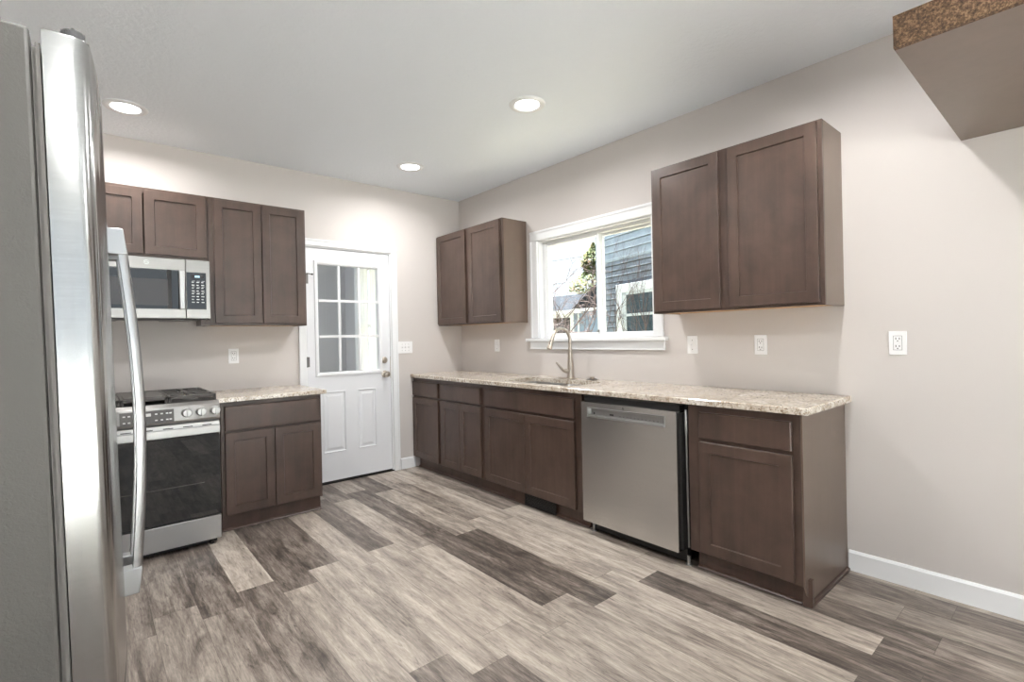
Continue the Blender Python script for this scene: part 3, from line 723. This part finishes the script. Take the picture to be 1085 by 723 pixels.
for r_ in range(8):
    for c_ in range(3):
        u = ku0+.022+c_*.028; v = MV1-.152-r_*.0195
        obj('key_mark', B(MB_).box(u, u+.013+.004*((r_+c_) % 2), v-.003, v+.003, MWF+.0021, MWF+.0026), M['mark'], kp)
        if r_ in (0, 2, 4): obj('key_mark', B(MB_).box(u+.003, u+.02, v+.0075, v+.0095, MWF+.0021, MWF+.0026), M['mark'], kp)
q = B(MB_); q.box(MX0+.01, MX1-.02, MV0-.004, MV0+.0115, .04, MWF-.05, .002); un = obj('underside_vent', q, M['black'], t)
for u in (-2.98, -2.56): obj('grease_filter', B(MB_).box(u-.09, u+.09, MV0-.012, MV0-.0045, .10, .33, .003), M['gray_metal'], un)

# ------------------------------------------------------------------ refrigerator
RX, RY = -3.46, -2.825
t = thing('refrigerator', 'tall stainless French-door refrigerator at the left edge, gray textured side facing the camera', 'refrigerator', (RX, RY, 0))
FY0, FY1 = -3.28, -2.37
obj('cabinet_body', B().box(-3.84, -3.064, FY0, FY1, .045, 1.772, .006), M['fridge_side'], t)
q = B()
q.box(-3.063, -3.058, FY0+.012, FY1-.012, .06, 1.745); q.box(-3.058, -3.052, FY0+.006, FY1-.006, .07, 1.75); obj('door_gasket', q, M['gasket'], t)
def bow(y): return -2.992+.027*(1-((y-RY)/.455)**2)
def curved_door(y0, y1, z0, z1, name, rl=.018, rr=.018):
    outline = []
    xb = -3.05
    # plan outline: back edge, then the bowed front with rounded corners
    n = 16
    front = []
    for k in range(n+1):
        y = y0+(y1-y0)*k/n; x = bow(y)
        d0, d1 = y-y0, y1-y
        if d0 < rl: x -= rl-math.sqrt(max(rl*rl-(rl-d0)**2, 0))
        if d1 < rr: x -= rr-math.sqrt(max(rr*rr-(rr-d1)**2, 0))
        front.append((x, y))
    ys = []
    def addcorner(ya, r, sgn):
        out = []
        for a in range(0, 91, 15):
            d = r-r*math.cos(R(a)); out.append((r*(1-math.sin(R(a))), d))
        return out
    pts = [(xb, y0)]
    for off, d in addcorner(y0, rl, 1): pts.append((bow(y0+d)-off, y0+d))
    for k in range(1, n): 
        y = y0+rl+(y1-y0-rl-rr)*k/n; pts.append((bow(y), y))
    for off, d in reversed(addcorner(y1, rr, -1)): pts.append((bow(y1-d)-off, y1-d))
    pts.append((xb, y1))
    bm = bmesh.new()
    lo = [bm.verts.new((x, y, z0)) for x, y in pts]; hi = [bm.verts.new((x, y, z1)) for x, y in pts]
    top = bm.faces.new(hi); bot = bm.faces.new(lo[::-1]); k = len(pts)
    for i in range(k): bm.faces.new((lo[i], lo[(i+1) % k], hi[(i+1) % k], hi[i]))
    ed = [e for e in bm.edges if (abs(e.verts[0].co.z-e.verts[1].co.z) < 1e-6)]
    bmesh.ops.bevel(bm, geom=ed, offset=.005, segments=3, affect='EDGES', profile=.5)
    q = B(); q._add(bm)
    return obj(name, q, M['fridge_steel'], t, 50)
dn = curved_door(FY0, RY-.003, .605, 1.775, 'door', .02, .006)
df = curved_door(RY+.003, FY1, .605, 1.775, 'door', .006, .02)
fz = curved_door(FY0, FY1, .075, .595, 'freezer_drawer', .02, .02)
def handle(y, parent):
    za, zb = .655, 1.528
    for (z0, z1, s) in ((za, za+.062, 1), (zb-.062, zb, -1)):
        q = B(); x0 = bow(y)
        lo, hi = (z0, z1) if s > 0 else (z0, z1)
        inner = z1 if s > 0 else z0; outer = z0 if s > 0 else z1
        q.prism([(x0-.004, outer), (x0+.029, outer), (x0+.036, inner), (x0-.004, inner)], 1, y-.018, y+.018, .003)
        obj('handle_mount', q, M['fridge_handle'], parent)
    q = B(); pts = []
    n = 18
    L = []
    for k in range(n+1):
        f = k/n; z = za+.05+(zb-za-.10)*f
        x = bow(y)+.025+.021*math.sin(math.pi*f)
        L.append([(x-.008, y-.0155, z), (x+.006, y-.0155, z), (x+.0105, y-.010, z), (x+.0105, y+.010, z), (x+.006, y+.0155, z), (x-.008, y+.0155, z)])
    q.loops(L, cap0=True, cap1=True)
    obj('handle', q, M['fridge_handle'], parent, 60)
handle(RY-.05, dn); handle(RY+.05, df)
for y in (FY0+.062, FY1-.062):
    q = B(); q.prism(rrect(-3.026, -2.994, y-.045, y+.045, .015), 2, 1.7755, 1.795, .005); obj('hinge_cover', q, M['hinge_gray'], t)
for x in (-3.78, -3.12):
    for y in (FY0+.06, FY1-.06):
        zf = .012 if x < -3.5 else -.006
        q = B(); q.cyl((x, y, zf), (x, y, .05), .018, 12); obj('foot', q, M['black'], t)
q = B(); q.box(-3.07, -3.045, FY0+.03, FY1-.03, .022, .07); obj('kick_grille', q, M['black'], t)
t.rotation_euler = (0, -.021, 0)

# ------------------------------------------------------------------ overhead cabinet, top right
t = thing('overhead_cabinet', 'dark overhead cabinet cut off at the top right, with raw particle-board edge', 'cabinet', (-.58, -4.5, 2.11))
OZ = 2.110; OX, OY0, OY1 = -1.168, -5.1, -4.003
obj('bottom_panel', B().box(OX+.0185, -.001, OY0, OY1, OZ, OZ+.012), M['wood_side'], t)
obj('front_edge', B().box(OX, OX+.018, OY0, OY1, OZ, OZ+.097), M['particle'], t)
obj('end_board', B().box(OX+.0182, -.001, OY1-.018, OY1, OZ+.0122, OZ+.085), M['particle'], t)
obj('top_board', B().box(OX+.0185, -.001, OY0, OY1, OZ+.0852, OZ+.097), M['wood_side'], t)

# ------------------------------------------------------------------ porch behind the back door
PX0, PX1, PY1 = -2.5, -.55, 1.75
M['porch'] = mat('gray_porch_paint', srgb(196, 196, 198), .7)
b = B(); b.box(PX0-.1, PX0, .12, PY1, 0, .5); b.box(PX0-.1, PX1+.1, PY1, PY1+.1, 0, 2.5)
b.box(PX1, PX1+.1, .12, .66, 0, 2.5); b.box(PX1, PX1+.1, 1.3, PY1, 0, 2.5); b.box(PX1, PX1+.1, .66, 1.3, 0, .75); b.box(PX1, PX1+.1, .66, 1.3, 2.1, 2.5)
struct(obj('wall_porch', b, M['porch'])); struct(obj('ceiling_porch', B().box(PX0-.1, PX1+.1, .12, PY1+.1, 2.5, 2.6), M['porch']))
struct(obj('floor_porch', B().box(PX0-.1, PX1+.1, .151, PY1+.1, -.1, -.0), mat('porch_floor', srgb(150, 148, 146), .6)))
w3 = struct_empty('window_3', (PX1, .98, .75))
q = B(); q.box(PX1-.012, PX1+.04, .62, .66, .72, 2.14); q.box(PX1-.012, PX1+.04, 1.3, 1.34, .72, 2.14); q.box(PX1-.012, PX1+.04, .66, 1.3, 2.1, 2.14); q.box(PX1-.03, PX1+.04, .62, 1.34, .71, .75); q.box(PX1+.03, PX1+.05, .66, 1.3, 1.41, 1.45); obj('window_frame', q, M['white'], w3)
cl = mat('sheer_white_curtain', srgb(244, 245, 247), .9, 0, Transmission_Weight=0.0)
n_, l_, p_ = nt(cl); tr = n_.new('ShaderNodeBsdfTranslucent'); tr.inputs[0].default_value = srgb(244, 246, 250); mx_ = n_.new('ShaderNodeMixShader'); mx_.inputs[0].default_value = .6
l_.new(p_.outputs[0], mx_.inputs[1]); l_.new(tr.outputs[0], mx_.inputs[2]); l_.new(mx_.outputs[0], n_['Material Output'].inputs[0])
for (ya, yb, lab) in ((.60, .93, 'white sheer curtain half nearer the kitchen, seen through the right door panes'), (1.02, 1.37, 'white sheer curtain half farther out on the porch, seen through the right door panes')):
    q = B(); L = []
    for z in (.70, 2.16):
        L.append([(PX1-.05+.014*math.sin((ya+(yb-ya)*k/40)*75), ya+(yb-ya)*k/40, z) for k in range(41)])
    bm = q.bm; A = [bm.verts.new(p) for p in L[0]]; C = [bm.verts.new(p) for p in L[1]]
    for k in range(40): bm.faces.new((A[k], A[k+1], C[k+1], C[k]))
    tag(obj('curtain', q, cl, None, 80), lab, 'curtain', 'porch curtains')

# ------------------------------------------------------------------ outdoors through the window
struct(obj('ground', B().box(.3, 40, -25, 30, -.72, -.6), mat('winter_lawn', srgb(126, 122, 96), .9)))
ang = R(15.6)
tv = Vector((math.sin(ang), math.cos(ang), 0)); nv = Vector((-math.cos(ang), math.sin(ang), 0))
P0 = Vector((3.6, .974, 0))
MN = Matrix(((-tv.x, 0, nv.x, P0.x), (-tv.y, 0, nv.y, P0.y), (0, 1, 0, 0), (0, 0, 0, 1)))   # u runs towards the camera, w out of the wall
t = thing('neighbor_house', 'blue gray clapboard house next door, seen through the right window sash', 'house', tuple(P0+Vector((1.5, -2.5, -.6))))
def siding_mat(name, c, seams):
    m = mat(name, c, .95, 0, Specular_IOR_Level=.05)
    v = coords(m, (1, 1, 1)); a = noise(m, v, 6, 4, .6)
    lo = tuple(x*.85 for x in c[:3])+(1,); hi = tuple(min(x*1.12, 1) for x in c[:3])+(1,)
    setc(m, ramp(m, a, [(.3, lo), (.7, hi)])); return m
M['siding'] = siding_mat('pale_blue_siding', srgb(150, 164, 178), 0); M['shingle'] = siding_mat('gray_blue_shingle', srgb(132, 142, 153), 1)
U0, U1 = -.09, 6.0
N0, N1, NV0, NV1 = .395, 1.75, 1.02, 2.055
q = B(MN); z = 2.49; pr = [(z, -.05)]
while z < 5.2: pr += [(z, .034), (z+.108, .012), (z+.108, -.03), (z+.12, -.03)]; z += .12
pr += [(z, -.05)]
q.prism(pr, 0, U0, U1); obj('upper_siding', q, M['siding'], t, 10)
q = B(MN); rnd = random.Random(4); z = 2.40; row = 0
obj('sheathing', B(MN).box(U0+.01, U1, -.6, 2.47, -.10, -.045), M['shingle'], t)
while z > -.6:
    u = U0+(-.13 if row % 2 else 0)
    while u < 3.2:
        w_ = rnd.uniform(.2, .34); a, c = max(u, U0), min(u+w_-.006, 3.2)
        inside = z+.10 > .98 and z-.02 < 2.06 and c > N0+.02 and a < N1-.02
        if inside and a < N0: c = N0+.02; inside = False
        if c > a+.01 and z > .9 and not inside:
            o_ = rnd.uniform(0, .006)
            q.prism([(z-.005+rnd.uniform(-.004, .004), -.045), (z-.005, .03+o_), (z+.075, .0), (z+.075, -.045)], 0, a, c)
        u += w_
    z -= .092; row += 1
obj('lower_shingles', q, M['shingle'], t, 10)
q = B(MN); q.box(U0-.02, U1, 2.455, 2.49, -.05, .028); obj('belt_course', q, M['siding'], t)
q = B(MN); q.box(U0-.10, U0-.001, -.6, 5.2, -.10, .025); obj('corner_board', q, M['siding'], t)
obj('house_core', B(MN).box(U0-.05, U1, -.6, 5.2, -5, -.11), M['siding'], t)
q = B(MN)
for r_ in ((N0, N0+.14, NV0, NV1), (N1-.14, N1, NV0, NV1), (N0+.14, N1-.14, NV1-.13, NV1), (N0-.03, N1+.03, NV0-.06, NV0)): q.box(*r_, .0, .055, .004)
nw = obj('window_trim', q, mat('weathered_white_trim', srgb(214, 222, 230), .6), t)
M['pane_dark'] = mat('dark_window_pane', srgb(40, 58, 64), .05, 0, Specular_IOR_Level=.7)
q = B(MN)
a0, a1 = N0+.14, N1-.14
for r_ in ((a0, a0+.09, NV0, NV1-.13), (a1-.09, a1, NV0, NV1-.13), (a0, a1, NV1-.175, NV1-.13), (a0, a1, 1.545, 1.585), (a0, a1, NV0, NV0+.04)): q.box(*r_, .018, .04, .003)
obj('window_sash', q, mat('gray_white_sash', srgb(190, 200, 208), .5), nw)
obj('pane', B(MN).box(a0+.08, a1-.08, 1.585, NV1-.17, .019, .026), M['pane_dark'], nw); obj('pane', B(MN).box(a0+.08, a1-.08, NV0+.03, 1.546, .019, .026), M['pane_dark'], nw)

# garage
t = thing('garage', 'gray roofed garage with dark open doorway, behind the faucet through the left sash', 'garage', (10.2, 7.2, -.6))
M['roofing'] = siding_mat('gray_roof_shingle', srgb(46, 50, 56), 0); M['garage_blue'] = siding_mat('blue_garage_siding', srgb(128, 146, 168), 0)
gx = 9.0
q = B(); q.box(gx, gx+.12, 3.2, 6.74, -.6, 1.98); q.box(gx, gx+.12, 9.0, 11.5, -.6, 1.98); q.box(gx, gx+.12, 6.74, 9.0, 1.86, 1.98); q.box(gx+.12, gx+4, 3.2, 3.32, -.6, 1.98); q.box(gx+.12, gx+4, 11.38, 11.5, -.6, 1.98); q.box(gx+3.9, gx+4, 3.32, 11.38, -.6, 1.98)
obj('garage_wall', q, M['garage_blue'], t)
q = B(); q.box(gx-.03, gx+.0, 6.60, 6.74, -.6, 1.98); q.box(gx-.03, gx, 6.36, 6.42, -.6, 1.98); q.box(gx-.03, gx, 6.74, 9.0, 1.86, 1.98); obj('door_trim', q, mat('white_garage_trim', srgb(222, 228, 236), .6), t)
obj('doorway_shade', B().box(gx+.3, gx+.34, 6.5, 9.2, -.6, 1.95), mat('painted_interior_shade', srgb(40, 34, 34), .8), t)  # dark sheet standing in for the shade inside the open garage
q = B(); q.prism([(gx-.4, 1.98), (gx-.4, 2.06), (gx+1.0, 2.50), (gx+2.1, 2.82), (gx+4.4, 2.06), (gx+4.4, 1.98)], 1, 2.9, 11.8); obj('garage_roof', q, M['roofing'], t)
obj('fascia', B().box(gx-.43, gx-.4, 2.9, 11.8, 1.96, 2.07), mat('white_fascia', srgb(226, 230, 236), .6), t)
t = thing('outbuilding', 'small gable roofed outbuilding with a white eave, right of the dark garage doorway', 'outbuilding', (7.8, 4.3, -.6))
q = B(); q.box(7.2, 8.4, 2.2, 4.62, -.6, 1.90); obj('outbuilding_wall', q, M['garage_blue'], t)
q = B(); q.prism([(4.80, 1.91), (4.80, 1.97), (3.75, 2.72), (2.0, 1.97), (2.0, 1.91)], 0, 6.95, 8.53); obj('outbuilding_roof', q, M['roofing'], t)
obj('eave_board', B().box(6.92, 6.949, 2.0, 4.80, 1.895, 1.975), bpy.data.materials['white_fascia'], t)

# tree
rnd = random.Random(8)
t = thing('leafy_tree', 'green and yellow leafy tree with pointed crown in front of the white sky', 'tree', (15.6, 11.3, -.6))
q = B(); bm = q.bm
tx, ty = 15.6, 11.3
for i in range(5200):
    h = rnd.random()**.8
    zz = 2.2+3.5*h; rr = (1-h)**.75*1.75*math.sqrt(rnd.uniform(.35, 1))*(.85+.3*math.sin(h*17+rnd.random()))
    a = rnd.uniform(0, 2*math.pi); c = Vector((tx+rr*math.cos(a), ty+rr*math.sin(a), zz)); s = rnd.uniform(.05, .11)
    d1 = Vector((rnd.gauss(0, 1), rnd.gauss(0, 1), rnd.gauss(0, 1))).normalized(); d2 = d1.orthogonal().normalized()
    bm.faces.new([bm.verts.new(c+d1*s*x+d2*s*.6*y) for x, y in ((-1, 0), (0, -1), (1, 0), (0, 1))])
lm = mat('autumn_leaves', srgb(120, 140, 70), .7)
setc(lm, ramp(lm, noise(lm, coords(lm, (1, 1, 1)), 2.2, 4, .7), [(.36, srgb(52, 72, 30)), (.5, srgb(84, 98, 46)), (.6, srgb(116, 104, 58)), (.68, srgb(112, 78, 52))]))
obj('foliage', q, lm, t)
obj('trunk', B().tube([(tx, ty, -.6), (tx+.05, ty, 1.5), (tx, ty+.05, 3.4), (tx, ty, 5.2)], [.16, .12, .07, .02], 10), mat('tree_bark', srgb(84, 72, 64), .9), t)

# bare shrub and climbing vine
twig = mat('bare_twig_bark', srgb(98, 84, 82), .9)
def branches(q, p, d, length, r, depth, rnd, spread=.55, pull=None):
    pts = [p]; n = 5
    for k in range(n):
        d = (d+Vector((rnd.gauss(0, .16), rnd.gauss(0, .16), rnd.gauss(0, .12)))).normalized()
        if pull: d = pull(pts[-1], d)
        pts.append(pts[-1]+d*length/n)
    q.tube(pts, [r*(1-.5*k/n) for k in range(n+1)], 5)
    if depth > 0:
        for k in range(rnd.choice((2, 3, 3))):
            i = rnd.randint(1, n); nd = (d+Vector((rnd.gauss(0, spread), rnd.gauss(0, spread), rnd.gauss(0, spread)))).normalized()
            branches(q, pts[i], nd, length*rnd.uniform(.55, .85), r*.6, depth-1, rnd, spread, pull)
rnd = random.Random(21)
t = thing('bare_shrub', 'leafless tangled shrub in the yard, in the lower half of the left sash', 'shrub', (5.3, 3.25, -.6))
for k in range(10):
    q = B(); branches(q, Vector((5.3+rnd.uniform(-.4, .4), 3.25+rnd.uniform(-.5, .6), -.6)), Vector((rnd.gauss(0, .2), rnd.gauss(0, .25), 1)).normalized(), 1.7, .03, 4, rnd)
    obj('branch', q, twig, t)
rnd = random.Random(44)
t = thing('climbing_vine', 'leafless brown vine climbing over the blue gray house wall', 'vine', tuple(P0+tv*(-.6)+nv*.08))
def keep(p, d):
    off = (p-P0).dot(nv)
    return (d-nv*(d.dot(nv))*.9+nv*(.07-off)*1.2).normalized()
for k in range(8):
    q = B(); u = .08+k*.19+rnd.uniform(-.05, .05)
    branches(q, P0-tv*u+nv*.07+Vector((0, 0, .7+rnd.uniform(-.2, .2))), (Vector((0, 0, 1))-tv*rnd.uniform(-.35, .35)).normalized(), .95, .007, 3, rnd, .5, keep)
    obj('vine_stem', q, twig, t)
# utility line: two poles outside the view and the wires strung between them
pw = mat('weathered_pole', srgb(110, 96, 84), .9)
PXW, PYA, PYB = 18.5, 3.0, 19.5
t = thing('utility_line', 'two thin dark utility wires crossing the white sky in the left window sash', 'utility line', (PXW, 11, -.6))
for y in (PYA, PYB): obj('pole', B().tube([(PXW, y, -.6), (PXW, y, 6.6)], [.13, .09], 12), pw, t)
for z0 in (5.85, 4.45):
    pts = [(PXW, PYA+(PYB-PYA)*k/12, z0-.12*math.sin(math.pi*k/12)) for k in range(13)]
    obj('wire', B().tube(pts, .016, 6), M['black'], t)
